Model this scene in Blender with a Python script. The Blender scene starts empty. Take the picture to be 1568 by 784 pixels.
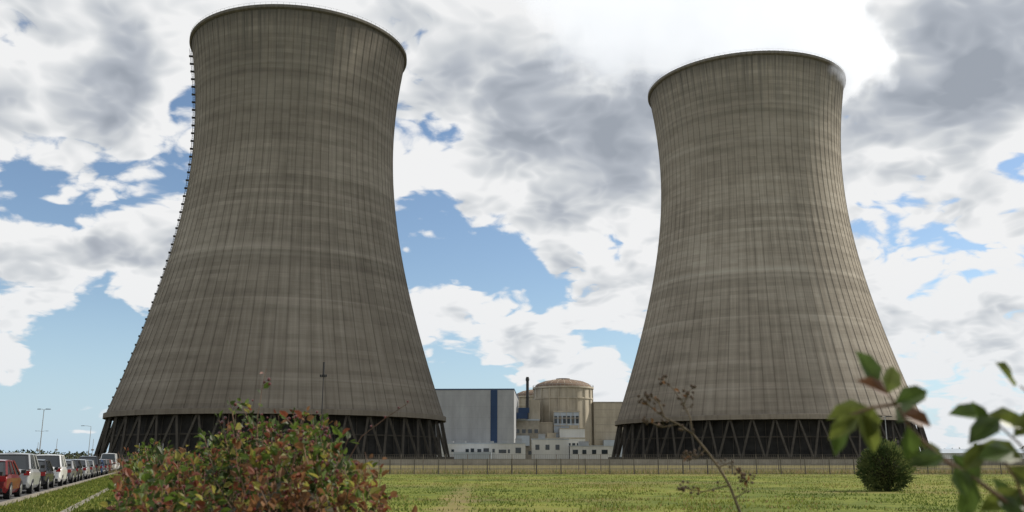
import bpy, math, random
from mathutils import Vector, Matrix, noise as mnoise
random.seed(7)
R=random.random
def U(a,b): return a+(b-a)*random.random()
sc=bpy.context.scene
sc.view_settings.view_transform='Standard'
sc.view_settings.look='None'
sc.view_settings.exposure=0
COL=sc.collection
SUN_AZ=math.radians(71); SUN_EL=math.radians(38)

# ---------------------------------------------------------------- node helper
class NT:
    def __init__(s,tree): s.t=tree; s.t.nodes.clear()
    def n(s,typ,**kw):
        nd=s.t.nodes.new(typ)
        for k,v in kw.items(): setattr(nd,k,v)
        return nd
    def inp(s,sock,v):
        if isinstance(v,bpy.types.NodeSocket): s.t.links.new(v,sock)
        elif v is not None: sock.default_value=v
    def m(s,op,a,b=None,c=None,clamp=False):
        nd=s.n('ShaderNodeMath',operation=op); nd.use_clamp=clamp
        s.inp(nd.inputs[0],a); s.inp(nd.inputs[1],b)
        if c is not None: s.inp(nd.inputs[2],c)
        return nd.outputs[0]
    def vm(s,op,a,b=None,scale=None):
        nd=s.n('ShaderNodeVectorMath',operation=op)
        s.inp(nd.inputs[0],a)
        if b is not None: s.inp(nd.inputs[1],b)
        if scale is not None: s.inp(nd.inputs['Scale'],scale)
        return nd.outputs['Value'] if op in('DOT_PRODUCT','LENGTH','DISTANCE') else nd.outputs[0]
    def mr(s,v,a,b,c=0.0,d=1.0,smooth=False):
        nd=s.n('ShaderNodeMapRange'); nd.clamp=True
        if smooth: nd.interpolation_type='SMOOTHSTEP'
        s.inp(nd.inputs['Value'],v); s.inp(nd.inputs['From Min'],a); s.inp(nd.inputs['From Max'],b)
        s.inp(nd.inputs['To Min'],c); s.inp(nd.inputs['To Max'],d)
        return nd.outputs[0]
    def noise(s,vec,scale=1,detail=4,rough=.5,dist=0,dim='3D',w=None):
        nd=s.n('ShaderNodeTexNoise'); nd.noise_dimensions=dim
        if dim!='1D': s.inp(nd.inputs['Vector'],vec)
        if w is not None: s.inp(nd.inputs['W'],w)
        nd.inputs['Scale'].default_value=scale; nd.inputs['Detail'].default_value=detail
        nd.inputs['Roughness'].default_value=rough; nd.inputs['Distortion'].default_value=dist
        return nd.outputs[0]
    def sep(s,v):
        nd=s.n('ShaderNodeSeparateXYZ'); s.inp(nd.inputs[0],v); return nd.outputs
    def comb(s,x,y,z):
        nd=s.n('ShaderNodeCombineXYZ'); s.inp(nd.inputs[0],x); s.inp(nd.inputs[1],y); s.inp(nd.inputs[2],z); return nd.outputs[0]
    def mix(s,f,a,b,blend='MIX'):
        nd=s.n('ShaderNodeMix',data_type='RGBA',blend_type=blend)
        def c4(v): return (*v,1) if isinstance(v,tuple) and len(v)==3 else v
        s.inp(nd.inputs[0],f); s.inp(nd.inputs[6],c4(a)); s.inp(nd.inputs[7],c4(b))
        return nd.outputs[2]
    def ramp(s,f,stops,interp='LINEAR'):
        nd=s.n('ShaderNodeValToRGB'); cr=nd.color_ramp; cr.interpolation=interp
        while len(cr.elements)<len(stops): cr.elements.new(.5)
        for e,(p,c) in zip(cr.elements,stops): e.position=p; e.color=(*c,1)
        s.inp(nd.inputs[0],f); return nd.outputs[0]
    def bump(s,h,strength=.3,dist=.1):
        nd=s.n('ShaderNodeBump'); nd.inputs['Strength'].default_value=strength; nd.inputs['Distance'].default_value=dist
        s.inp(nd.inputs['Height'],h); return nd.outputs[0]

def newmat(name):
    m=bpy.data.materials.new(name); m.use_nodes=True
    return m,NT(m.node_tree)
def finish(nt,color,rough=.8,normal=None,metal=0,spec=.3,transl=None):
    b=nt.n('ShaderNodeBsdfPrincipled'); o=nt.n('ShaderNodeOutputMaterial')
    if isinstance(color,tuple) and len(color)==3: color=(*color,1)
    nt.inp(b.inputs['Base Color'],color); nt.inp(b.inputs['Roughness'],rough)
    b.inputs['Metallic'].default_value=metal; b.inputs['Specular IOR Level'].default_value=spec
    if normal is not None: nt.inp(b.inputs['Normal'],normal)
    if transl:
        t=nt.n('ShaderNodeBsdfTranslucent'); nt.inp(t.inputs[0],color)
        mx=nt.n('ShaderNodeMixShader'); mx.inputs[0].default_value=transl
        nt.t.links.new(b.outputs[0],mx.inputs[1]); nt.t.links.new(t.outputs[0],mx.inputs[2])
        nt.t.links.new(mx.outputs[0],o.inputs[0])
    else: nt.t.links.new(b.outputs[0],o.inputs[0])
def simple(name,c,rough=.7,var=.15,scale=2.0,metal=0,spec=.3,transl=None):
    m,nt=newmat(name)
    tc=nt.n('ShaderNodeTexCoord')
    f=nt.noise(tc.outputs['Object'],scale,3,.6)
    c1=tuple(x*(1-var) for x in c); c2=tuple(min(1,x*(1+var)) for x in c)
    col=nt.mix(nt.mr(f,.3,.7),c1,c2)
    finish(nt,col,rough,None,metal,spec,transl); return m

# ---------------------------------------------------------------- mesh builder
class MB:
    def __init__(s): s.v=[]; s.f=[]; s.mi=[]
    def add(s,vs,fs,mi=0):
        o=len(s.v); s.v.extend([tuple(v) for v in vs])
        for f in fs: s.f.append(tuple(i+o for i in f)); s.mi.append(mi)
    def box(s,x0,x1,y0,y1,z0,z1,mi=0):
        v=[(x0,y0,z0),(x1,y0,z0),(x1,y1,z0),(x0,y1,z0),(x0,y0,z1),(x1,y0,z1),(x1,y1,z1),(x0,y1,z1)]
        s.add(v,[(0,3,2,1),(4,5,6,7),(0,1,5,4),(1,2,6,5),(2,3,7,6),(3,0,4,7)],mi)
    def beam(s,p,q,r,r2=None,n=4,mi=0,caps=True):
        p=Vector(p); q=Vector(q); r2=r if r2 is None else r2
        d=(q-p)
        if d.length<1e-6: return
        d.normalize(); a=Vector((0,0,1)) if abs(d.z)<.9 else Vector((1,0,0))
        u=d.cross(a).normalized(); w=d.cross(u)
        vs=[]
        for (c,rr) in((p,r),(q,r2)):
            for i in range(n):
                t=2*math.pi*(i+.5)/n; vs.append(c+(u*math.cos(t)+w*math.sin(t))*rr)
        fs=[(i,(i+1)%n,n+(i+1)%n,n+i) for i in range(n)]
        if caps: fs+=[tuple(range(n))[::-1],tuple(range(n,2*n))]
        s.add(vs,fs,mi)
    def path(s,pts,r0,r1,n=5,mi=0):
        k=len(pts)-1
        for i in range(k):
            s.beam(pts[i],pts[i+1],r0+(r1-r0)*i/k,r0+(r1-r0)*(i+1)/k,n,mi)
    def lathe(s,prof,n,mi=0,cx=0,cy=0):
        vs=[];k=len(prof)
        for (r,z) in prof:
            for i in range(n):
                t=2*math.pi*i/n; vs.append((cx+r*math.cos(t),cy+r*math.sin(t),z))
        fs=[]
        for j in range(k-1):
            for i in range(n):
                fs.append((j*n+i,j*n+(i+1)%n,(j+1)*n+(i+1)%n,(j+1)*n+i))
        s.add(vs,fs,mi)
    def ball(s,c,r,mi=0):
        c=Vector(c); n=6; vs=[c+Vector((0,0,r))]
        for el in(.5,-.5):
            for i in range(n):
                t=2*math.pi*i/n+(0 if el>0 else .5); vs.append(c+Vector((math.cos(t)*.87,math.sin(t)*.87,el))*r)
        vs.append(c-Vector((0,0,r)))
        fs=[(0,1+i,1+(i+1)%n) for i in range(n)]
        fs+=[(1+i,7+i,1+(i+1)%n) for i in range(n)]+[(1+(i+1)%n,7+i,7+(i+1)%n) for i in range(n)]
        fs+=[(13,7+(i+1)%n,7+i) for i in range(n)]
        s.add(vs,fs,mi)
    def leaf(s,p,d,nrm,L,W,mi=0,fold=.25):
        d=d.normalized(); side=d.cross(nrm)
        if side.length<1e-4: side=Vector((1,0,0))
        side.normalize(); up=side.cross(d)
        b=p; t=p+d*L-up*L*.12
        r1=p+d*L*.35+side*W*.5+up*W*fold; r2=p+d*L*.72+side*W*.38+up*W*fold*.7
        l1=p+d*L*.35-side*W*.5+up*W*fold; l2=p+d*L*.72-side*W*.38+up*W*fold*.7
        s.add([b,r1,r2,t,l2,l1],[(0,1,2,3),(0,3,4,5)],mi)
    def obj(s,name,mats,parent=None,loc=(0,0,0),rotz=0,smooth=False,bevel=0):
        me=bpy.data.meshes.new(name); me.from_pydata(s.v,[],s.f)
        for m in mats: me.materials.append(m)
        me.polygons.foreach_set('material_index',s.mi)
        if smooth: me.polygons.foreach_set('use_smooth',[True]*len(s.f))
        me.update()
        o=bpy.data.objects.new(name,me); COL.objects.link(o)
        o.location=loc; o.rotation_euler=(0,0,rotz)
        if parent: o.parent=parent
        if bevel:
            b=o.modifiers.new('bev','BEVEL'); b.width=bevel; b.segments=2; b.limit_method='ANGLE'
        return o
def empty(name,loc=(0,0,0),rotz=0):
    e=bpy.data.objects.new(name,None); COL.objects.link(e); e.location=loc; e.rotation_euler=(0,0,rotz); return e

# ---------------------------------------------------------------- camera
EYE=1.5
cam=bpy.data.cameras.new('camera'); co=bpy.data.objects.new('camera',cam); COL.objects.link(co)
cam.sensor_width=36; cam.lens=32.5; cam.clip_start=.05; cam.clip_end=20000
co.location=(0,0,EYE); co.rotation_euler=(math.radians(90+12.4),0,0)
cam.dof.use_dof=True; cam.dof.focus_distance=60; cam.dof.aperture_fstop=4.5
sc.camera=co

# ---------------------------------------------------------------- world
w=bpy.data.worlds.new('World'); sc.world=w; w.use_nodes=True
try: w.cycles.sampling_method='NONE'
except Exception as ex: print(ex)
nt=NT(w.node_tree)
sky=nt.n('ShaderNodeTexSky'); sky.sky_type='NISHITA'; sky.sun_disc=False
sky.sun_elevation=SUN_EL; sky.sun_rotation=SUN_AZ; sky.air_density=1.0; sky.dust_density=.3; sky.ozone_density=2.0
g=nt.n('ShaderNodeTexCoord').outputs['Generated']
x,y,z=nt.sep(g)
zc=nt.m('MAXIMUM',z,0)
den=nt.m('ADD',zc,.42)
P=nt.comb(nt.m('DIVIDE',x,den),nt.m('DIVIDE',y,den),nt.m('DIVIDE',nt.m('MULTIPLY',zc,1.25),den))
wn=nt.n('ShaderNodeTexNoise'); nt.inp(wn.inputs['Vector'],P); wn.inputs['Scale'].default_value=7; wn.inputs['Detail'].default_value=2
warp=nt.vm('SCALE',nt.vm('SUBTRACT',wn.outputs['Color'],(.5,.5,.5)),scale=.09)
Pw=nt.vm('ADD',P,warp)
def cl(vec,dt):
    a=nt.noise(vec,3.6,dt,.58,0)
    r=a
    for sc_,am in((8.0,.30),(17.0,.17),(37.0,.10)):   # billows: round-topped lumps
        b=nt.m('ABSOLUTE',nt.m('SUBTRACT',nt.noise(vec,sc_,0,.5),.5))
        r=nt.m('ADD',r,nt.m('MULTIPLY',nt.m('SUBTRACT',b,.11),am*1.6))
    return r
n0=cl(Pw,7)
n1=cl(nt.vm('ADD',Pw,(.03,.0,.05)),4)
def dirv(xp,yp):
    v=392-yp; t=math.radians(12.4)
    return Vector((xp-784,1415*math.cos(t)-v*math.sin(t),v*math.cos(t)+1415*math.sin(t))).normalized()
holes=[(85,272,75,.18),(215,288,60,.15),(285,185,50,.2),(40,570,120,.16),(150,610,90,.16),(640,372,60,.18),(765,425,60,.18),(700,560,70,.14),
       (1440,410,60,.15),(1420,640,90,.10),(700,640,110,.08),(120,530,60,.14),(1568,250,40,.12),(170,470,50,.12),(700,190,40,.10),(880,480,50,.08),(910,400,40,.06),(1340,330,40,.10)]
banks=[(120,120,190,.10),(760,90,180,.10),(1450,160,200,.10),(180,360,90,.12),(900,330,120,.05),(60,450,70,.2),(30,555,30,.16),(140,520,25,.12),(720,490,70,.10),(1480,520,90,.08),(1050,200,220,.12),(860,520,90,.07),(1530,30,80,.15)]
def lobes(lst,sgs=None):
    r=None
    for (a,b,rad_,wt) in lst:
        d=dirv(a,b); c=math.cos(rad_*1.5/1449)
        dp=nt.vm('DOT_PRODUCT',g,tuple(d))
        f=nt.mr(dp,c,1.0,0,wt)
        r=f if r is None else nt.m('ADD',r,f)
    return r
bias=lobes([(a,b,c,-d) for (a,b,c,d) in holes]+banks)
nb=nt.m('ADD',n0,bias)
cov=nt.mr(nb,.395,.475,0,1,True)
lowf=nt.noise(P,2.2,2,.5)
shade=nt.m('ADD',nt.m('MULTIPLY',nt.m('SUBTRACT',n0,n1),2.8),1.12)
shade=nt.m('SUBTRACT',shade,nt.m('MULTIPLY',nt.m('MAXIMUM',nt.m('SUBTRACT',nb,.46),0),2.3))
shade=nt.m('ADD',shade,nt.m('MULTIPLY',nt.m('SUBTRACT',lowf,.5),1.1))
shade=nt.m('ADD',shade,lobes([(1430,60,110,-.34),(720,60,120,-.22),(150,200,70,-.25),(1500,340,70,-.25),(900,360,80,-.2),(640,250,60,.3),(850,500,120,.15),(80,120,60,.15),(800,160,90,-.1)]))
ccol=nt.ramp(shade,[(0.0,(.335,.37,.425)),(.35,(.46,.495,.55)),(.65,(.66,.685,.71)),(.95,(.88,.885,.89))])
hz=nt.mr(zc,0,.20,1,0)
ccol=nt.mix(nt.m('MULTIPLY',hz,.35),ccol,(.66,.72,.78))
bs=nt.n('ShaderNodeBackground')
skc=nt.mix(nt.mr(zc,0,.16,.8,0.0),sky.outputs[0],(3.4,5.0,6.7))
nt.inp(bs.inputs[0],skc); bs.inputs[1].default_value=.125
bc=nt.n('ShaderNodeBackground'); nt.inp(bc.inputs[0],ccol); bc.inputs[1].default_value=1.0
mx=nt.n('ShaderNodeMixShader'); nt.inp(mx.inputs[0],cov)
nt.t.links.new(bs.outputs[0],mx.inputs[1]); nt.t.links.new(bc.outputs[0],mx.inputs[2])
wo=nt.n('ShaderNodeOutputWorld'); nt.t.links.new(mx.outputs[0],wo.inputs[0])

# sun
sl=bpy.data.lights.new('sun','SUN'); sl.energy=4.8; sl.angle=math.radians(.6); sl.color=(1,.93,.82)
so=bpy.data.objects.new('sun',sl); COL.objects.link(so)
sd=Vector((math.sin(SUN_AZ)*math.cos(SUN_EL),math.cos(SUN_AZ)*math.cos(SUN_EL),math.sin(SUN_EL)))
so.rotation_euler=(-sd).to_track_quat('-Z','Y').to_euler(); so.location=(200,200,300)

# ---------------------------------------------------------------- materials
NR=84
def tower_mat(name,bright):
    m,nt=newmat(name)
    o=nt.n('ShaderNodeTexCoord').outputs['Object']
    x,y,z=nt.sep(o)
    ang=nt.m('MULTIPLY',nt.m('ARCTAN2',y,x),NR/(2*math.pi))
    fr=nt.m('FRACT',nt.m('ADD',ang,1000.0))
    near=nt.m('ABSOLUTE',nt.m('SUBTRACT',fr,.5))
    ribd=nt.mr(near,.42,.5,0,1,True)
    rr=nt.m('SQRT',nt.m('ADD',nt.m('MULTIPLY',x,x),nt.m('MULTIPLY',y,y)))
    cx=nt.m('DIVIDE',x,rr); cy=nt.m('DIVIDE',y,rr)
    st=nt.noise(nt.comb(nt.m('MULTIPLY',cx,38),nt.m('MULTIPLY',cy,38),nt.m('MULTIPLY',z,.035)),1,5,.62)
    st2=nt.noise(nt.comb(nt.m('MULTIPLY',cx,110),nt.m('MULTIPLY',cy,110),nt.m('MULTIPLY',z,.05)),1,3,.6)
    hb=nt.noise(nt.comb(nt.m('MULTIPLY',cx,1.8),nt.m('MULTIPLY',cy,1.8),nt.m('MULTIPLY',z,.35)),1,5,.7)
    lift=nt.n('ShaderNodeTexWhiteNoise',noise_dimensions='1D'); nt.inp(lift.inputs['W'],nt.m('FLOOR',nt.m('MULTIPLY',z,.66)))
    lf=lift.outputs[0]
    liftline=nt.mr(nt.m('ABSOLUTE',nt.m('SUBTRACT',nt.m('FRACT',nt.m('MULTIPLY',z,.66)),.5)),.44,.5)
    big=nt.noise(o,.022,4,.55)
    pan=nt.n('ShaderNodeTexWhiteNoise',noise_dimensions='2D')
    nt.inp(pan.inputs['Vector'],nt.comb(nt.m('FLOOR',nt.m('ADD',ang,1000.)),nt.m('FLOOR',nt.m('MULTIPLY',z,.66)),0))
    v=nt.m('ADD',nt.m('MULTIPLY',st,.58),nt.m('MULTIPLY',hb,.46))
    v=nt.m('ADD',v,nt.m('MULTIPLY',big,.60))
    v=nt.m('ADD',v,nt.m('MULTIPLY',st2,.18))
    v=nt.m('ADD',v,nt.m('MULTIPLY',lf,.13))
    v=nt.m('ADD',v,nt.m('MULTIPLY',pan.outputs[0],.07))
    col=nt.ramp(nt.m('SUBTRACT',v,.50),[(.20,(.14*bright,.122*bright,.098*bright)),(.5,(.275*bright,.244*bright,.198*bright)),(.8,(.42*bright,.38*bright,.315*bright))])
    ribn=nt.mr(st,.35,.65,.4,1)
    col=nt.mix(nt.m('MULTIPLY',nt.m('MULTIPLY',ribd,ribn),.40),col,(.08*bright,.07*bright,.056*bright))
    col=nt.mix(nt.m('MULTIPLY',liftline,.14),col,(.09,.08,.07))
    top=nt.m('MULTIPLY',nt.mr(z,115,172,0,1),nt.mr(st,.38,.60,0.1,1))
    col=nt.mix(nt.m('MULTIPLY',top,.66),col,(.08*bright,.077*bright,.07*bright))
    crown=nt.mr(nt.m('ADD',z,nt.m('MULTIPLY',st,6)),170,174)
    col=nt.mix(nt.m('MULTIPLY',crown,.5),col,(.08,.075,.065))
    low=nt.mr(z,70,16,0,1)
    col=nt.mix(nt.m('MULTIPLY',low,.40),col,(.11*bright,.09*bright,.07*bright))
    for zc_,wd,a in((78,1.3,.42),(75,.6,.25),(109,.7,.25),(136,.8,.3),(58,.5,.2),(29,.5,.25),(152,.6,.2)):
        wob=nt.m('ADD',z,nt.m('MULTIPLY',hb,1.5))
        b=nt.mr(nt.m('ABSOLUTE',nt.m('SUBTRACT',wob,zc_)),0,wd*1.6,1,0)
        b=nt.m('MULTIPLY',b,nt.mr(big,.35,.6,.2,1))
        col=nt.mix(nt.m('MULTIPLY',b,a),col,(.5*bright,.46*bright,.39*bright))
        b2=nt.mr(nt.m('ABSOLUTE',nt.m('SUBTRACT',wob,zc_-4)),0,wd*2.8,1,0)
        col=nt.mix(nt.m('MULTIPLY',b2,a*.8),col,(.12*bright,.105*bright,.083*bright))
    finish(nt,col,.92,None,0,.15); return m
M_T1=tower_mat('weathered_concrete_shaded',.78); M_T2=tower_mat('weathered_concrete_light',1.06)  # left tower's colour darkened to stand in for cloud shadow, plus heavier weathering
M_conc=simple('concrete',(.26,.24,.20),.9,.25,.3)
M_strut=simple('strut_concrete',(.06,.053,.043),.9,.3,.5)
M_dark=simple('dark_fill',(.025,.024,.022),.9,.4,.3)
M_black=simple('dark_steel',(.03,.03,.03),.6,.2,3)
M_galv=simple('galvanised_steel',(.30,.31,.31),.5,.15,5,.5)

def rad(z): return 40.8*math.sqrt(1+((130-z)/92.0)**2)
def tower(mat,loc,ladder_az,rot):
    e=empty('cooling_tower',loc)
    Z0,Z1=16.5,172.6
    N=252; K=90
    zs=[Z0+(Z1-Z0)*i/K for i in range(K+1)]
    mb=MB(); mb.lathe([(rad(z),z) for z in zs],N)
    mb.obj('shell',[mat],e,rotz=rot,smooth=True)
    mb=MB(); mb.lathe([(rad(z)-.9,z) for z in zs][::-1],126)
    mb.obj('inner_shell',[mat],e,smooth=True)
    mb=MB(); mb.lathe([(rad(Z1)-.9,Z1-.02),(rad(Z1)-.9,Z1+.35),(rad(Z1)+.75,Z1+.35),(rad(Z1)+.75,Z1-.75),(rad(Z1)+.02,Z1-1.2)][::-1],N)
    mb.lathe([(rad(Z0)+.05,Z0+1.6),(rad(Z0)+.45,Z0+1.5),(rad(Z0)+.5,Z0-.3),(rad(Z0)-1,Z0-.3),(rad(Z0)-1,Z0)],N)
    mb.obj('rim_and_ring_beam',[mat],e)
    mb=MB()
    for i in range(NR):
        a=2*math.pi*i/NR
        kz=[Z0+1.6+(Z1-1.2-Z0-1.6)*j/30 for j in range(31)]
        vs=[];
        for z in kz:
            r=rad(z)
            for (dr,hw) in((-.12,.12),(.13,.08)):
                for sg in(-1,1):
                    aa=a+sg*hw/r; vs.append(((r+dr)*math.cos(aa),(r+dr)*math.sin(aa),z))
        fs=[]
        for j in range(30):
            o=j*4;p=o+4
            fs+=[(o,o+2,p+2,p),(o+2,o+3,p+3,p+2),(o+3,o+1,p+1,p+3)]
        mb.add(vs,fs)
    mb.obj('wind_ribs',[mat],e,rotz=rot)
    mb=MB(); NS=48
    for i in range(NS):
        a=2*math.pi*i/NS; da=2*math.pi/NS
        for sg in(-1,1):
            b=a+sg*da*.47
            mb.beam((67*math.cos(a),67*math.sin(a),1.0),(63.7*math.cos(b),63.7*math.sin(b),Z0-.2),.55,.5,4)
    mb.obj('diagonal_columns',[M_strut],e)
    mb=MB(); mb.lathe([(62.0,0),(60.8,Z0-.4)],96)
    for i in range(96):
        a=2*math.pi*i/96+.01
        mb.beam((62.5*math.cos(a),62.5*math.sin(a),0),(61.3*math.cos(a),61.3*math.sin(a),Z0-.5),.14,n=4,mi=1)
    mb.lathe([(62.6,9.5),(62.6,10)],96,1)
    mb.obj('fill_louvres',[M_dark,M_strut],e)
    mb=MB(); mb.lathe([(68.6,0),(68.6,2.4),(68.0,2.4),(68.0,0)],128)
    mb.obj('basin_wall',[M_strut],e)
    mb=MB(); a=ladder_az; er=Vector((math.cos(a),math.sin(a),0)); et=Vector((-er.y,er.x,0))
    z=18.
    def pt(z,o,t=0): return er*(rad(z)+o)+et*t+Vector((0,0,z))
    while z<Z1-3:
        for t in(-.35,.35): mb.beam(pt(z,.5,t),pt(z+3.4,.5,t),.06)
        for t in(-.5,.5): mb.beam(pt(z,1.2,t),pt(z+3.4,1.2,t),.05)
        mb.beam(pt(z,-.2),pt(z,1.7),.5,.5,4)
        for k in range(3): mb.beam(pt(z+k*1.1,.5,-.5),pt(z+k*1.1,1.2,-.5),.05); mb.beam(pt(z+k*1.1,1.2,-.5),pt(z+k*1.1,1.2,.5),.05); mb.beam(pt(z+k*1.1,1.2,.5),pt(z+k*1.1,.5,.5),.05)
        z+=3.4
    mb.obj('caged_ladder',[M_black],e)
    mb=MB()
    for i in range(0,126):
        a=2*math.pi*i/126; r=rad(Z1)+.6
        mb.beam((r*math.cos(a),r*math.sin(a),Z1+.3),(r*math.cos(a),r*math.sin(a),Z1+1.3),.035)
    mb.lathe([(rad(Z1)+.64,Z1+1.27),(rad(Z1)+.64,Z1+1.33),(rad(Z1)+.58,Z1+1.33)],126)
    mb.obj('handrail',[M_strut],e)
    return e
def azpos(azdeg,d): a=math.radians(azdeg); return (math.sin(a)*d,math.cos(a)*d,0)
TL=azpos(-13.8,384); TR=azpos(15.0,429)
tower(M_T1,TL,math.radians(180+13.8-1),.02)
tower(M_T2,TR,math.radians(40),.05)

# ---------------------------------------------------------------- steam
def steam(name,base,balls,dens,nscale,emis,bounds):
    m,nt=newmat(name)
    nt.t.nodes.clear()
    o=nt.n('ShaderNodeTexCoord').outputs['Object']
    n=nt.noise(o,nscale,4,.62)
    f=None
    for (c,r) in balls:
        d=nt.m('SUBTRACT',1.0,nt.m('DIVIDE',nt.vm('DISTANCE',o,c),r))
        f=d if f is None else nt.m('MAXIMUM',f,d)
    v=nt.m('ADD',f,nt.m('MULTIPLY',nt.m('SUBTRACT',n,.5),1.6))
    x_,y_,z_=nt.sep(o)
    lee=nt.mr(x_,-95,0,.3,1)
    v=nt.mr(v,0.0,.34,0,1,True)
    dn=nt.m('MULTIPLY',nt.m('MULTIPLY',v,lee),dens)
    sc_=nt.n('ShaderNodeVolumeScatter'); sc_.inputs['Color'].default_value=(.98,.98,.98,1); nt.inp(sc_.inputs['Density'],dn); sc_.inputs['Anisotropy'].default_value=.1
    em=nt.n('ShaderNodeEmission'); em.inputs[0].default_value=(.94,.97,1,1); nt.inp(em.inputs[1],nt.m('MULTIPLY',dn,emis))  # steam glows by itself, standing in for multiply scattered light
    ad=nt.n('ShaderNodeAddShader'); nt.t.links.new(sc_.outputs[0],ad.inputs[0]); nt.t.links.new(em.outputs[0],ad.inputs[1])
    out=nt.n('ShaderNodeOutputMaterial'); nt.t.links.new(ad.outputs[0],out.inputs['Volume'])
    try: m.cycles.volume_step_rate=.6
    except Exception: pass
    mb=MB(); mb.box(*bounds); return mb.obj(name,[m],loc=base)
steam('steam_plume',(TR[0],TR[1],172.6),[((14,0,-8),35),((26,-6,18),40),((10,0,42),48),((-28,0,52),46),((-62,0,58),50)],.08,.042,.53,(-112,68,-50,48,-6,92))

# ---------------------------------------------------------------- ground
def ground_mat():
    m,nt=newmat('grass_ground')
    o=nt.n('ShaderNodeTexCoord').outputs['Object']
    a=nt.noise(o,.06,5,.6); b=nt.noise(o,.5,5,.65); c=nt.noise(o,6,3,.7)
    v=nt.m('ADD',nt.m('MULTIPLY',a,.6),nt.m('ADD',nt.m('MULTIPLY',b,.36),nt.m('MULTIPLY',c,.22)))
    col=nt.ramp(v,[(.46,(.06,.083,.02)),(.56,(.11,.137,.026)),(.64,(.17,.185,.036)),(.74,(.22,.185,.07))])
    x,y,z=nt.sep(o)
    dry=nt.mr(nt.m('ADD',y,nt.m('MULTIPLY',a,20)),100,112)
    col=nt.mix(nt.m('MULTIPLY',dry,.75),col,(.15,.12,.06))
    bare=nt.mr(nt.noise(nt.vm('MULTIPLY',o,(.35,1,1)),.13,5,.65,.4),.52,.64)
    col=nt.mix(nt.m('MULTIPLY',bare,.65),col,(.19,.15,.065))
    px_=nt.m('ADD',nt.m('ADD',x,nt.m('MULTIPLY',y,.032)),nt.m('MULTIPLY',b,3.0))
    pth=nt.mr(nt.m('ABSOLUTE',nt.m('SUBTRACT',px_,.6)),.05,.8,1,0)
    pth=nt.m('MULTIPLY',pth,nt.mr(y,65,40,0,1))
    col=nt.mix(nt.m('MULTIPLY',pth,nt.mr(c,.35,.6,.3,.85)),col,(.23,.165,.09))
    finish(nt,col,.95,nt.bump(nt.m('ADD',c,b),.6,.12),0,.1); return m
M_ground=ground_mat()
mb=MB(); S=7000.
mb.add([(-S,-500,0),(S,-500,0),(S,9000,0),(-S,9000,0)],[(0,1,2,3)])
mb.obj('ground',[M_ground])
RA=math.radians(-20.2); RD=Vector((math.sin(RA),math.cos(RA),0)); RR=Vector((math.cos(RA),-math.sin(RA),0))
def rp(s,L,z=0): v=RD*s+RR*L; return (v.x,v.y,z)
def strip(mb,s0,s1,L0,L1,z0,z1=None,mi=0):
    z1=z0 if z1 is None else z1
    mb.add([rp(s0,L0,z0),rp(s0,L1,z1),rp(s1,L1,z1),rp(s1,L0,z0)],[(0,1,2,3)],mi)
M_asph=simple('asphalt',(.055,.055,.057),.9,.3,1.5); M_paint=simple('road_paint',(.7,.7,.68),.7,.12,3)
M_kerb=simple('kerb_concrete',(.20,.18,.15),.9,.35,2)
mb=MB(); strip(mb,-30,260,-16,-4.95,.008); mb.obj('road',[M_asph])
mb=MB()
for s in range(-20,250,6): strip(mb,s,s+3,-11.1,-11.0,.012)
for i in range(40):
    s=8+6.3*i-3.1; strip(mb,s,s+.1,-7.4,-5.0,.012)
mb.obj('road_marking',[M_paint])
def kerb(name,L0,L1,h,s0=-30,s1=260):
    mb=MB()
    for s in range(s0,s1,2):
        a=[rp(s+.01,L0),rp(s+.01,L1),rp(s+1.98,L1),rp(s+1.98,L0)]
        vs=a+[(p[0],p[1],h) for p in a]
        mb.add(vs,[(4,5,6,7),(0,1,5,4),(1,2,6,5),(2,3,7,6),(3,0,4,7)])
    return mb.obj(name,[M_kerb])
kerb('kerb',-4.95,-4.8,.12); kerb('drain_channel',-2.68,-2.44,.03)

M_g=[simple('grass_a',(.09,.125,.024),.8,.3,.4,0,.2,.5),simple('grass_b',(.155,.175,.036),.8,.3,.4,0,.2,.5),simple('grass_dry',(.27,.21,.09),.85,.25,.4,0,.2,.4)]
mb=MB()
def blade(x,y,h,mi):
    a=R()*6.28; wd=U(.012,.03)*(1+h); dx,dy=math.cos(a)*wd,math.sin(a)*wd
    lx,ly=U(-.5,.5)*h,U(-.5,.5)*h
    mb.add([(x-dx,y-dy,0),(x+dx,y+dy,0),(x+lx,y+ly,h)],[(0,1,2)],mi)
for i in range(76000):
    yy=17+83*(R()**1.5); xx=U(-.22,.66)*yy
    nv=mnoise.noise(Vector((xx*.1,yy*.1,0))); nv2=mnoise.noise(Vector((xx*.45,yy*.45,3)))
    if nv2<-.1+U(-.2,.2) or (abs(xx+.032*yy+.8)<.35 and R()<.7): continue
    blade(xx,yy,U(.03,.10)*(1+1.6*max(0,nv)),0 if nv+U(-.3,.3)<-.02 else(1 if R()<.78 else 2))
for i in range(26000):
    s=10+90*(R()**1.4); L=U(-4.8,-.3)
    if -2.72<L<-2.42 and R()<.7: continue
    p=rp(s,L); blade(p[0],p[1],U(.04,.14),0 if R()<.5 else 1)
mb.obj('grass',M_g)
mb=MB()
for i in range(16000):
    xx=U(-60,110); yy=U(98.5,108)
    blade(xx,yy,U(.15,.6),2 if R()<.6 else(1 if R()<.5 else 0))
mb.obj('dry_grass_strip',M_g)

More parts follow.
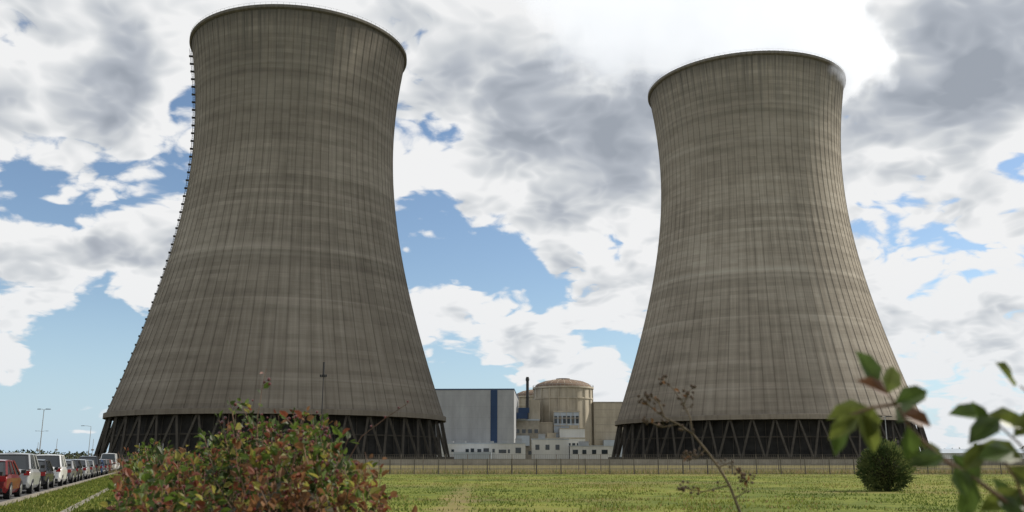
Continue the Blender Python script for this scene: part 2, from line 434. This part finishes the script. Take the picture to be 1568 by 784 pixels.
# ---------------------------------------------------------------- fence
M_fence=simple('fence_wire',(.12,.105,.08),.6,.2,2)
def fence(name,y,x0,x1,h,sp,post,barsp,mat,br=.012):
    mb=MB(); xx=x0; k=0
    while xx<=x1:
        mb.beam((xx,y,0),(xx,y,h+.05),post,n=6); xx+=sp
    for zz in(h*.05,h*.36,h*.68,h): mb.beam((x0,y,zz),(x1,y,zz),.018)
    xx=x0
    while xx<=x1: mb.beam((xx,y,.05),(xx,y,h),br,n=3,caps=False); xx+=barsp
    return mb.obj(name,[mat])
fence('wire_fence',97,-60,125,1.52,2.5,.06,.14,M_fence,.02)
fence('wire_fence',128,-75,150,2.1,3.0,.05,.3,M_fence)
mb=MB(); mb.add([(-260,150,.008),(400,150,.008),(400,158,.008),(-260,158,.008)],[(0,1,2,3)]); mb.obj('service_road',[M_asph])
mb=MB()
for i in range(80):
    x0=-180+i*6; mb.box(x0,x0+5.97,240,240.3,0,1.5)
mb.obj('concrete_wall',[M_conc])

# ---------------------------------------------------------------- buildings
def clad(name,c,sp=1.2,dirty=.15):
    m,nt=newmat(name); o=nt.n('ShaderNodeTexCoord').outputs['Object']; x,y,z=nt.sep(o)
    l=nt.mr(nt.m('ABSOLUTE',nt.m('SUBTRACT',nt.m('FRACT',nt.m('MULTIPLY',nt.m('ADD',x,y),1/sp)),.5)),.42,.5)
    l2=nt.mr(nt.m('ABSOLUTE',nt.m('SUBTRACT',nt.m('FRACT',nt.m('MULTIPLY',z,1/8.)),.5)),.48,.5)
    nn=nt.noise(nt.vm('MULTIPLY',o,(1,1,.3)),.15,5,.6)
    col=nt.mix(nt.mr(nn,.3,.7),tuple(q*(1-dirty) for q in c),tuple(q*(1+dirty) for q in c))
    col=nt.mix(nt.m('MULTIPLY',l,.2),col,tuple(q*.5 for q in c)); col=nt.mix(nt.m('MULTIPLY',l2,.35),col,tuple(q*.5 for q in c))
    finish(nt,col,.6); return m
M_hall=clad('grey_cladding',(.30,.31,.32),1.5); M_blue=clad('blue_cladding',(.02,.045,.105),1.0); M_roofb=simple('blue_flashing',(.05,.08,.14),.5)
M_beige=clad('beige_concrete',(.36,.32,.25),6,.25); M_white=clad('white_cladding',(.55,.56,.55),2,.1); M_lgrey=clad('light_grey_panel',(.36,.41,.46),3,.15)
M_win=simple('window_glass',(.03,.04,.05),.15,.2,1,0,.6); M_rust=simple('brown_roof',(.16,.11,.075),.8,.2,.2)
e=empty('turbine_hall',(0,700,0),math.radians(-2))
mb=MB(); mb.box(-130,1.5,0,120,0,52.5,0); mb.box(-130.3,1.8,-.3,120.3,52.5,53.4,1)
mb.box(-16,-11,-.35,-.003,0,52.4,2)
for i in range(8): mb.box(-120+i*14,-117+i*14,-1.2,-.004,0,4.5,3)
mb.obj('hall_block',[M_hall,M_roofb,M_blue,M_win],e)
mb=MB(); mb.box(-60,-8,-16,-1,0,9,0); mb.box(-60.2,-7.8,-16.2,-.8,9,9.6,1)
for i in range(14): mb.box(-58+i*3.5,-56+i*3.5,-16.15,-16.004,4.5,6.5,2)
mb.obj('annex',[M_white,M_lgrey,M_win],e)
def reactor(cx,cy,r,hz,dz,extras):
    e=empty('reactor_building',(cx,cy,0))
    mb=MB()
    prof=[(r,0),(r,hz-9),(r+.7,hz-8.9),(r+.7,hz-7.8),(r,hz-7.7),(r,hz),(r+1.2,hz+.05),(r+1.2,hz+1.4),(r-.5,hz+1.5)]
    mb.lathe(prof,72)
    for i in range(20):
        a=2*math.pi*i/20+.1
        c,s_=math.cos(a),math.sin(a)
        mb.beam(((r+.2)*c,(r+.2)*s_,0),((r+.2)*c,(r+.2)*s_,hz-.1),.75,n=4)
    mb.obj('containment_wall',[M_beige],e)
    mb=MB(); k=10; dp=[]
    for j in range(k+1):
        t=j/k*math.pi/2; dp.append(((r-.6)*math.cos(t)+.01,hz+1.4+dz*math.sin(t)))
    mb.lathe(dp,72); 
    mb.lathe([(6,hz+dz+.4),(6,hz+dz+2.2),(.01,hz+dz+2.6)],24)
    for i in range(24):
        a=2*math.pi*i/24
        mb.path([((r-.6)*math.cos(t)*math.cos(a),(r-.6)*math.cos(t)*math.sin(a),hz+1.5+dz*math.sin(t)) for t in (0,.4,.8,1.2,1.5)],.25,.2,4,1)
    mb.obj('dome',[M_rust,M_beige],e,smooth=False)
    mb=MB()
    for i in range(48):
        a=2*math.pi*i/48; q=r+1
        mb.beam((q*math.cos(a),q*math.sin(a),hz+1.4),(q*math.cos(a),q*math.sin(a),hz+3),.12)
    mb.lathe([(r+1.1,hz+2.9),(r+1.1,hz+3.1)],48)
    mb.obj('dome_railing',[M_galv],e)
    return e
reactor(43.9,800,25,60,7.0,None)
reactor(27,950,25,62,7.5,None)
e=empty('fuel_building',(44,770,0))
mb=MB()
mb.box(-10,11,-6,3,0,39,0); mb.box(-10.5,11.5,-6.4,3.2,39,40.2,1)
for k in range(6): mb.box(-10.4,11.4,-6.5,-6.05,4+k*6,4.5+k*6,1)
for k in range(5): mb.beam((-10+k*5.2,-6.7,0),(-10+k*5.2,-6.7,39),.22,mi=1)
for k in range(6): mb.box(-9.5+k*3.5,-7.2+k*3.5,-6.2,-6.004,30,36,5)
mb.box(-24,-10.7,-4,6,0,30,3); mb.box(-24.4,-10.6,-4.3,6.3,30,31,1)
mb.box(11.8,14,-5,6,0,26,3)
mb.box(-20,14,-24,-7,0,17.5,4); mb.box(-20.3,14.3,-24.3,-6.9,17.5,18.3,1)
mb.box(-6,14,-22,-7,18.3,25,4); mb.box(-6.2,14.2,-22.2,-6.8,25,25.6,1)
for k in range(9): mb.box(-18+k*3.6,-15.6+k*3.6,-24.12,-24.004,11,14,5)
mb.box(-16,-9,-20,-12,18.3,22,1); mb.box(2,9,-20,-12,25.6,28,3)
mb.obj('fuel_block',[M_lgrey,M_beige,M_white,M_beige,M_white,M_win],e)
e=empty('auxiliary_building',(5,760,0))
mb=MB(); mb.box(-3.5,17,-4,20,0,32,0); mb.box(-3.8,17.3,-4.3,20.3,32,33,1)
mb.box(6,18,2,24,33,49,3); mb.box(-3,9,-7,-4.4,12,20,1)
for k in range(4): mb.box(-2+k*5,1+k*5,-4.1,-4.004,22,25,2)
for k in range(4): mb.box(-2+k*5,1+k*5,-4.1,-4.004,5,8,2)
mb.obj('aux_block',[M_conc,M_lgrey,M_win,M_beige],e)
mb=MB(); mb.box(-2.5,7.5,-9,-4.5,33.2,38,0); mb.box(0,9,-8,-5,38,42,0); mb.beam((-2,-6,35),(-5,-6,37),.9,n=8); mb.obj('blue_ventilation_unit',[M_blue],e)
mb=MB(); mb.beam((7.6,-2.5,33.1),(7.6,-2.5,67),1.3,1.2,12); mb.lathe([(1.5,64),(1.5,66)],12,0,7.6,-2.5); mb.lathe([(1.6,50),(1.6,50.8)],12,0,7.6,-2.5); mb.obj('chimney',[M_black],e)
e=empty('concrete_block_building',(82,790,0))
mb=MB(); mb.box(-13,32,0,40,0,48,0); mb.box(-13.3,32.3,-.3,40.3,48,49,1); mb.box(-6,12,-10,-.2,0,17,2)
for k in range(7): mb.box(-12.8,31.8,-.12,-.004,5+k*6.2,5.3+k*6.2,1)
mb.obj('block',[M_beige,M_conc,M_lgrey],e)
e=empty('low_service_building',(0,560,0))
mb=MB()
mb.box(-42,8,0,14,0,10.5,0); mb.box(-42.2,8.2,-.2,14.2,10.5,11,1)
mb.box(12,34,4,18,0,13,0); mb.box(11.8,34.2,3.8,18.2,13,13.6,1)
mb.box(34.5,60,0,16,0,9,0); mb.box(34.3,60.2,-.2,16.2,9,9.5,1)
mb.box(-34,-12,-10,-1,0,5.5,1)
xw=-40
while xw<5:
    wl=U(1.2,4.5); 
    if R()<.75: mb.box(xw,xw+wl,-.1,-.004,U(4.5,6),U(7,8.4),2)
    xw+=wl+U(.8,3.5)
for k in range(3): mb.box(14+k*6,16.4+k*6,3.9,3.996,7,10,2)
for k in range(4): mb.box(36+k*5.7,38+k*5.7+U(0,2),-.1,-.004,4.5,7,2)
for k in range(6): mb.box(-38+k*8,-36+k*8+U(-.5,2),4,7,11,11.8+U(0,2),3)
mb.box(16,20,8,12,13.6,16.5,3); mb.box(40,46,5,10,9.5,12,3)
mb.obj('service_block',[M_white,M_lgrey,M_win,M_galv],e)
e=empty('warehouse',(200,330,0))
mb=MB(); mb.box(-50,40,0,20,0,3.6,0)
mb.add([(-50.5,-.5,3.6),(40.5,-.5,3.6),(40.5,10,5.2),(-50.5,10,5.2),(-50.5,20.5,3.6),(40.5,20.5,3.6)],[(0,1,2,3),(3,2,5,4)],1)
for k in range(10): mb.box(-46+k*9,-42+k*9,-.1,-.004,0,2.8,2)
mb.obj('warehouse_block',[M_white,M_lgrey,M_hall],e)

# ---------------------------------------------------------------- lamps and masts
def lamp(name,x,y,h,heads,rot=0,arm=1.6):
    e=empty(name,(x,y,0),rot); mb=MB()
    mb.beam((0,0,0),(0,0,.9),.14,.12,8); mb.beam((0,0,.9),(0,0,h),.10,.055,8)
    for sg in([-1,1] if heads==2 else [1]):
        mb.path([(0,0,h),(sg*arm*.5,0,h+.18),(sg*arm,0,h+.2)],.045,.04,6)
    mb.obj('pole',[M_galv],e)
    mb=MB()
    for sg in([-1,1] if heads==2 else [1]):
        x0=sg*arm; mb.add([(x0-.15,-.14,h+.13),(x0+sg*.7+.0,-.17,h+.14),(x0+sg*.7,.17,h+.14),(x0-.15,.14,h+.13),(x0-.15,-.08,h+.28),(x0+sg*.65,-.12,h+.25),(x0+sg*.65,.12,h+.25),(x0-.15,.08,h+.28)],
          [(0,1,2,3),(4,5,6,7),(0,1,5,4),(1,2,6,5),(2,3,7,6),(3,0,4,7)])
    mb.obj('lamp_head',[M_black],e)
lamp('street_lamp',-85,170,10.2,2,0,.5)
lamp('street_lamp',-112,250,10,1,3.14,2.0)
lamp('street_lamp',-165,330,11,2)
lamp('street_lamp',54.5,137,7.4,2,0,.3)
e=empty('lighting_mast',(-40.6,200,0)); mb=MB(); mb.beam((0,0,0),(0,0,22),.2,.08,8); mb.beam((0,0,19.2),(0,0,22),.22,.22,8); mb.beam((-.7,0,18.8),(.7,0,18.8),.06); 
for k in(-.6,-.2,.2,.6): mb.box(k-.16,k+.16,-.25,0,18.85,19.3)
mb.obj('mast_pole',[M_black],e)
for i in range(9):
    xx=-150+i*9; mb=MB(); mb.beam((0,0,0),(0,0,U(4,7)),.08,.06,6); mb.box(-.3,.3,-.2,.2,3.6,4.0); mb.obj('security_camera_post',[M_galv],loc=(xx,240+U(-10,10),0))

# ---------------------------------------------------------------- cars
def paint(name,c):
    m,nt=newmat(name); b=nt.n('ShaderNodeBsdfPrincipled'); 
    f=nt.noise(nt.n('ShaderNodeTexCoord').outputs['Object'],3,4,.6)
    nt.inp(b.inputs['Base Color'],nt.mix(nt.mr(f,.3,.7),tuple(q*.88 for q in c),c)); b.inputs['Roughness'].default_value=.32
    b.inputs['Coat Weight'].default_value=.6; b.inputs['Coat Roughness'].default_value=.08; b.inputs['Metallic'].default_value=.2
    o=nt.n('ShaderNodeOutputMaterial'); nt.t.links.new(b.outputs[0],o.inputs[0]); return m
P_={'silver':paint('paint_silver',(.36,.37,.38)),'red':paint('paint_red',(.15,.012,.014)),'white':paint('paint_white',(.75,.75,.74)),'black':paint('paint_black',(.02,.02,.025)),
    'grey':paint('paint_grey',(.12,.125,.135)),'blue':paint('paint_blue',(.03,.06,.14))}
M_glass=simple('car_glass',(.02,.025,.03),.06,.1,1,0,.8); M_tyre=simple('tyre',(.02,.02,.02),.85); M_hub=simple('wheel_hub',(.35,.35,.36),.35,.1,5,.8)
M_tail=simple('tail_light',(.28,.01,.01),.2,.1,5,0,.6); M_plate=simple('number_plate',(.75,.72,.5),.5,.05); M_trim=simple('black_trim',(.025,.025,.025),.6)
def loft(mb,secs,mi=0):
    n=len(secs[0]); vs=[p for s in secs for p in s]; fs=[]
    for j in range(len(secs)-1):
        for i in range(n): fs.append((j*n+i,j*n+(i+1)%n,(j+1)*n+(i+1)%n,(j+1)*n+i))
    fs.append(tuple(range(n))[::-1]); fs.append(tuple(range((len(secs)-1)*n,len(secs)*n)))
    mb.add(vs,fs,mi)
SP={'hatch':dict(L=4.1,W=.87,H=1.48,belt=.93,hood=.80,rr=-1.5,rb=-1.98,rf=.1,fb=1.0,tail=.95),
    'suv':dict(L=4.6,W=.92,H=1.76,belt=1.08,hood=1.0,rr=-1.85,rb=-2.22,rf=.3,fb=1.15,tail=1.08),
    'sedan':dict(L=4.5,W=.88,H=1.44,belt=.92,hood=.82,rr=-1.0,rb=-1.75,rf=.2,fb=1.05,tail=.95),
    'van':dict(L=5.0,W=.97,H=2.2,belt=1.2,hood=1.1,rr=-2.4,rb=-2.45,rf=1.1,fb=1.9,tail=1.2)}
def car(kind,colr,s,L,flip=False):
    k=SP[kind]; hl=k['L']/2; W=k['W']
    ang=math.atan2(RD.y,RD.x)+(math.pi if flip else 0)+U(-.02,.02)
    e=empty('parked_car' if kind!='van' else 'parked_van',rp(s,L,.008),ang)
    def sec(x,hw,zl,zh): return [(x,-hw*.9,zl),(x,-hw,zl+.16),(x,-hw,zh-.16),(x,-hw*.9,zh-.02),(x,-hw*.5,zh+.01),(x,hw*.5,zh+.01),(x,hw*.9,zh-.02),(x,hw,zh-.16),(x,hw,zl+.16),(x,hw*.9,zl)]
    mb=MB()
    loft(mb,[sec(-hl,W*.84,.38,k['tail']-.15),sec(-hl+.1,W*.93,.26,k['tail']),sec(-hl+.7,W*.99,.2,k['belt']+.03),sec(0,W,.2,k['belt']),sec(k['fb']-.1,W*.99,.2,k['belt']-.02),
             sec(hl-.55,W*.95,.22,k['hood']),sec(hl-.12,W*.86,.25,k['hood']-.12),sec(hl,W*.74,.32,k['hood']-.25)])
    mb.obj('body',[P_[colr]],e,smooth=False,bevel=.03)
    mb=MB(); tw=W*.74; bw=W*.9; H=k['H']; b=k['belt']-.03
    B=[(k['rb'],-bw,b),(k['fb'],-bw,b),(k['fb'],bw,b),(k['rb'],bw,b)]; T=[(k['rr'],-tw,H-.06),(k['rf'],-tw,H-.06),(k['rf'],tw,H-.06),(k['rr'],tw,H-.06)]
    mb.add(B+T,[(4,5,6,7),(0,1,5,4),(1,2,6,5),(2,3,7,6),(3,0,4,7)]); mb.obj('windows',[M_glass],e)
    mb=MB()
    cx=(k['rr']+k['rf'])/2
    loft(mb,[[(x,-tw*q-.02*0,H-.075),(x,-tw*q*.9,H-.02+d),(x,0,H+.015+d),(x,tw*q*.9,H-.02+d),(x,tw*q,H-.075)] for x,q,d in((k['rr']-.04,1.0,-.03),(k['rr']+.3,1.04,0),(cx,1.05,.01),(k['rf']-.2,1.04,0),(k['rf']+.05,1.0,-.03))])
    for i in range(4): mb.beam(B[i],T[i],.055,.05)
    for sg in(-1,1):
        for fx in(.33,.66):
            xb=k['rb']+(k['fb']-k['rb'])*fx; xt=k['rr']+(k['rf']-k['rr'])*fx
            mb.beam((xb,sg*bw,b),(xt,sg*tw,H-.06),.04)
        if kind=='van':
            xm=k['rb']; mb.add([(xm,sg*(bw+.02),b),(.4,sg*(bw+.02),b),(.4,sg*(tw+.03),H-.07),(k['rr'],sg*(tw+.03),H-.07)],[(0,1,2,3)])
    mb.obj('roof_and_pillars',[P_[colr]],e)
    mb=MB()
    for xw in(-hl+.78,hl-.85):
        for sg in(-1,1):
            mb.beam((xw,sg*(W-.2),.32),(xw,sg*(W+.01),.32),.32,.32,18,0); mb.beam((xw,sg*(W+.0),.32),(xw,sg*(W+.02),.32),.2,.19,12,1)
    mb.obj('wheels',[M_tyre,M_hub],e)
    mb=MB()
    for sg in(-1,1):
        y0,y1=sorted((sg*W*.66,sg*W*.9)); mb.box(-hl-.005,-hl+.25,y0,y1,k['tail']-.28,k['tail']-.08,0)
        y0,y1=sorted((sg*W*.52,sg*W*.83)); mb.box(hl-.28,hl-.035,y0,y1,k['hood']-.30,k['hood']-.16,3)
        mb.box(k['fb']-.25,k['fb']-.08,min(sg*W,sg*(W+.17)),max(sg*W,sg*(W+.17)),k['belt']+.0,k['belt']+.14,2)
    mb.box(-hl-.02,-hl+.02,-.26,.26,.55,.66,1); mb.box(hl-.02,hl+.015,-.26,.26,.40,.5,1)
    mb.box(-hl-.03,-hl+.15,-W*.8,W*.8,.28,.42,2); mb.box(hl-.15,hl+.01,-W*.68,W*.68,.24,.36,2)
    mb.obj('lights_and_trim',[M_tail,M_plate,M_trim,M_hub],e)
seq=[('hatch','black',36),('hatch','red',42.2),('suv','silver',48.6),('hatch','black',55.2),('suv','white',61.5),('sedan','grey',68),('hatch','black',74.2),('hatch','silver',80.3),('sedan','grey',86.6),
     ('suv','black',93),('hatch','blue',99.2),('hatch','grey',105.4),('hatch','red',111.8),('sedan','silver',118.2),('van','white',127),('hatch','white',134.5),('sedan','grey',141)]
for kd,c,s in seq: car(kd,c,s,-5.3-SP[kd]['W']-.05+U(-.12,.1))
for kd,c,s in [('sedan','grey',66),('suv','black',79),('hatch','white',92),('sedan','silver',104),('hatch','blue',117)]: car(kd,c,s,-13.6,True)

# ---------------------------------------------------------------- hedge
LM=[simple('leaf_green',(.085,.13,.022),.5,.35,9,0,.4,.5),simple('leaf_dark',(.04,.06,.016),.5,.3,9,0,.4,.4),simple('leaf_yellow',(.25,.23,.05),.5,.3,9,0,.4,.5),
    simple('leaf_red',(.18,.055,.03),.5,.4,9,0,.4,.45),simple('leaf_brown',(.19,.095,.042),.6,.4,9,0,.3,.45),simple('berry',(.10,.012,.012),.3,.2,9,0,.6),simple('twig',(.12,.07,.045),.8,.3,20)]
HA=math.radians(-21.7); HD=Vector((math.sin(HA),math.cos(HA),0)); HR=Vector((math.cos(HA),-math.sin(HA),0))
def hp(s,L,z): v=HD*s+HR*L; return Vector((v.x,v.y,z))
mb=MB()
def rv(): return Vector((U(-1,1),U(-1,1),U(-1,1)))
def pick(tone):
    t=tone+U(-.45,.45)
    if t<-.36: return 1
    if t<.02: return 0
    if t<.16: return 2
    if t<.28: return 3
    return 4
def sprig(base,d,length,leafL,nl,berries,tr=.004):
    p=Vector(base); d=d.normalized(); step=length/8; pts=[p.copy()]
    for i in range(8):
        d=(d+rv()*.16+Vector((0,0,.02))).normalized(); p=p+d*step; pts.append(p.copy())
    mb.path(pts,tr,tr*.4,3,6)
    tone=mnoise.noise(Vector(base)*1.6)*.9
    for i in range(nl):
        t=U(.12,1)*7.99; j=int(t); q=pts[j].lerp(pts[j+1],t-j)
        ld=(rv()+d*.5); L_=leafL*U(.6,1.25)
        q=q+ld.normalized()*.012
        mb.leaf(q,ld,rv()+Vector((0,0,.8)),L_,L_*U(.55,.75),pick(tone),U(.05,.35))
    for i in range(berries):
        j=random.randint(3,8); q=pts[j]+rv()*.03; mb.ball(q,U(.006,.010),5)
def htop(s,L):
    near=max(0,min(1,(9-s)/4))
    ed=(1.33+.20*max(0,min(1,(L-.30)/.25)))*near+(1.40)*(1-near)
    if L>.80: ed-=.50*((L-.80)/.35)**2
    return ed+.09*mnoise.noise(Vector((s*.7,L*1.6,1)))+.10*mnoise.noise(Vector((s*2.5,L*4,4)))
for i in range(1500):
    s=U(3.9,8.5); L=U(-.02,1.02+.03*s)
    h=htop(s,L); b=hp(s,L,h-U(.05,.5))
    sprig(b,Vector((U(-.6,.6),U(-.6,.6),1)),U(.10,.32),.044,11,3 if R()<.4 else 0,.0028)
for i in range(2600):
    s=8+24*(R()**1.4); L=U(-.05,1.3); h=htop(s,min(L,1.0)); b=hp(s,L,h-(U(.02,.4) if R()<.5 else U(.1,1.3)))
    sprig(b,Vector((U(-.6,.6),U(-.6,.6),1)),U(.12,.32),.05,9,2 if R()<.3 else 0,.004)
for (s,L,zz,dx,ln) in [(4.9,.55,1.48,-.35,.44),(5.0,.62,1.44,-.15,.38),(5.2,.80,1.44,.1,.34),(5.1,.9,1.42,.25,.32),(4.8,.72,1.42,.0,.32),(5.3,.95,1.44,.0,.28),(5.6,.65,1.44,-.2,.32),(5.4,1.05,1.38,.1,.26),(5.0,.48,1.44,-.3,.28)]:
    for q in range(2): sprig(hp(s,L+U(-.05,.05),zz),Vector((dx+U(-.1,.1),0,1)),ln*U(.8,1.1),.040,12,5,.0035)
mb.path([hp(5,1.0,1.40),hp(5,1.12,1.62),hp(5,1.25,1.72),hp(5,1.37,1.80)],.0035,.002,4,6)
for t in(.2,.5,.8,1): mb.ball(hp(5,1.12+.25*t,1.64+.17*t),.007,5)
core=MB()
cs=60; secs=[]
for i in range(cs+1):
    s=4.3+27.5*i/cs; sec_=[]
    for (L,hf) in((.08,0),(.05,.5),(.12,.82),(.35,.88),(.65,.88),(.88,.84),(1.02,.55),(1.06,0)):
        nz=mnoise.noise(Vector((s*2,L*4,hf*3)))*.08
        sec_.append(hp(s,L+nz,max(0,htop(s,min(L,.95))*hf+nz)))
    secs.append(sec_)
loft(core,secs)
he=empty('hedge')
mb.obj('leaves_and_twigs',LM,he)
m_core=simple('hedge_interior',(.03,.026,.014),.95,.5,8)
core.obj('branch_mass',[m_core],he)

# ---------------------------------------------------------------- dry stem plant
mb=MB()
def pt3(x,z,y=3.0): return Vector((x,y,z))
main=[pt3(.80,0,3.05),pt3(.76,.7,3.03),pt3(.716,1.332),pt3(.685,1.42),pt3(.654,1.475),pt3(.615,1.53),pt3(.576,1.579),pt3(.53,1.61),pt3(.489,1.63),pt3(.45,1.66),pt3(.416,1.69)]
mb.path(main,.0055,.0015,6,0)
br=[[pt3(.576,1.579),pt3(.57,1.63),pt3(.551,1.672),pt3(.52,1.72),pt3(.489,1.75)],[pt3(.53,1.61),pt3(.48,1.60),pt3(.43,1.62)],
    [pt3(.654,1.475),pt3(.69,1.49),pt3(.727,1.454)],[pt3(.685,1.42),pt3(.60,1.40),pt3(.53,1.413)],[pt3(.615,1.53),pt3(.58,1.50),pt3(.55,1.51)],[pt3(.551,1.672),pt3(.575,1.72)],
    [pt3(.70,1.38),pt3(.735,1.40),pt3(.745,1.44)],[pt3(.489,1.63),pt3(.47,1.68),pt3(.44,1.70)]]
for b in br: mb.path(b,.0025,.001,5,0)
for b in br+[main[5:]]:
    for k in range(9):
        j=random.randint(0,len(b)-2); q=b[j].lerp(b[j+1],U(.3,1)); q2=q+Vector((U(-.02,.02),U(-.02,.02),U(-.008,.025)))
        mb.beam(q,q2,.0009,n=3); mb.ball(q2,U(.0035,.006),1)
    q=b[-1]
    for k in range(6): q2=q+rv()*.014; mb.ball(q2,U(.004,.0065),1)
    for k in range(2): 
        q=b[-2].lerp(b[-1],R()); mb.leaf(q,rv(),rv(),.022,.012,2)
mb.obj('dry_weed',[simple('weed_stem',(.10,.075,.045),.8,.3,20),simple('seed_head',(.07,.045,.027),.7,.3,60),LM[4]])

# ---------------------------------------------------------------- close bush at right
mb=MB()
def q3(x,z,y=1.3): return Vector((x,y,z))
st=[[q3(.95,0,1.4),q3(.86,.9,1.35),q3(.78,1.32),q3(.703,1.42),q3(.642,1.467),q3(.588,1.503),q3(.5526,1.539),q3(.535,1.575),q3(.512,1.60)],
    [q3(.78,1.32),q3(.74,1.45),q3(.70,1.52),q3(.66,1.56)],[q3(.703,1.42),q3(.69,1.47),q3(.67,1.51)],[q3(.86,.9,1.35),q3(.84,1.3,1.3),q3(.76,1.55),q3(.71,1.6)],
    [q3(.535,1.575),q3(.50,1.57),q3(.47,1.56)]]
for k,b in enumerate(st): mb.path(b,.005 if k==0 else .0028,.0012,6,0)
lv=[(.512,1.60,-.3,.6,1),(.50,1.57,-1,-.2,2),(.48,1.56,-.8,-.6,2),(.47,1.56,-.3,-1,1),(.525,1.575,.8,.3,1),(.54,1.56,1,-.2,3),(.535,1.545,.2,-1,1),(.51,1.575,-.2,-.9,2),(.495,1.565,.3,-1,2),
    (.66,1.56,-1,.1,1),(.665,1.555,-.6,-.4,1),(.655,1.56,.9,-.2,2),(.69,1.53,.7,.6,2),(.70,1.52,1,0,1),(.675,1.51,-1,-.1,1),(.68,1.49,.8,-.5,2),(.642,1.467,-.6,.8,1),(.63,1.475,-.2,-1,1),
    (.60,1.495,-.7,.6,2),(.588,1.503,-1,-.2,1),(.60,1.49,.3,-1,1),(.70,1.42,.7,.7,2),(.69,1.43,-.3,1,1),(.68,1.445,1,-.2,1),(.74,1.45,-.6,-.6,1),(.72,1.48,.2,1,1),(.66,1.455,.6,-.9,1),(.615,1.485,.6,.6,2),(.695,1.46,-.9,-.5,2),(.71,1.60,-.5,.5,2),
    (.655,1.53,-.4,.9,1),(.67,1.42,-.6,-.7,1),(.70,1.50,-.9,.3,2),(.72,1.43,.5,-.3,1),(.525,1.59,.3,.8,2),(.515,1.585,-.9,.4,3),(.54,1.55,.7,.5,1)]
for (x,z,dx,dz,mi) in lv:
    k=1.2 if x>.6 else 1.1
    mb.leaf(q3(x,z,1.3+U(-.03,.03)),Vector((dx,U(-.5,.5),dz)),Vector((U(-.3,.3),-1,U(.2,.8))),U(.038,.056)*k,U(.021,.029)*k,mi,.2)
mb.obj('rose_bush',[LM[6],simple('rose_leaf_green',(.06,.095,.02),.45,.5,25,0,.4,.35),simple('rose_leaf_light',(.12,.145,.03),.45,.5,25,0,.4,.4),simple('rose_leaf_red',(.12,.055,.03),.5,.5,25,0,.4,.4)])

# ---------------------------------------------------------------- round bush in the field
def crown(name,cx,cy,rx,rz,z0,nleaf,ls,mats):
    e=empty(name,(cx,cy,0)); mb=MB()
    for i in range(nleaf):
        v=rv()
        while v.length>1 or v.length<.05: v=rv()
        v.normalize(); rr_=.55+.50*R()**.6
        k=1+.22*mnoise.noise(v*2.3+Vector((cx,cy,0)))+.16*mnoise.noise(v*6)
        tp=1-.18*v.z
        p=Vector((v.x*rx*rr_*k*tp,v.y*rx*rr_*k*tp,z0+rz+v.z*rz*rr_*k))
        if p.z<.02: continue
        tone=mnoise.noise(p*2.0+Vector((cx,0,0)))
        mb.leaf(p,v+rv()*.5+Vector((0,0,.5)),rv(),ls*U(.6,1.4),ls*.3,0 if tone+U(-.3,.3)<-.05 else(1 if R()<.7 else 2),.1)
    mb.obj('foliage',mats,e)
    mb=MB()
    for i in range(12): mb.path([(U(-.05,.05),U(-.05,.05),0),(U(-.3,.3)*rx,U(-.3,.3)*rx,rz*.8),(U(-.7,.7)*rx,U(-.7,.7)*rx,rz*1.5)],.04,.012,5)
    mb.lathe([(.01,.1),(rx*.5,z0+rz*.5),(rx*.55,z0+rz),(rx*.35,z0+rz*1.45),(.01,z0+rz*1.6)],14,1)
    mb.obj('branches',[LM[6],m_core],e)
crown('round_bush',18.2,46.2,1.15,1.15,0,9000,.15,[simple('needle_dark',(.06,.09,.03),.7,.3,3,0,.2,.35),simple('needle_mid',(.12,.15,.05),.7,.3,3,0,.2,.4),simple('needle_light',(.18,.20,.07),.7,.3,3,0,.2,.4)])

M_ft=[simple('far_leaf_dark',(.03,.045,.022),.8,.3,.2),simple('far_leaf',(.055,.07,.03),.8,.3,.2)]
mb=MB()
for i in range(9000):
    side=R()
    xx=U(-1100,-420) if side<.5 else U(330,1300)
    yy=U(1150,1300) if side<.5 else U(900,1250)
    h=(9+6*mnoise.noise(Vector((xx*.012,yy*.01,0)))+4*mnoise.noise(Vector((xx*.05,0,0))))
    p=Vector((xx,yy,U(0,1)*h)); 
    mb.leaf(p,rv(),rv(),U(3,6),U(2,4),random.randint(0,1),.2)
mb.obj('distant_trees',M_ft)
print('done')
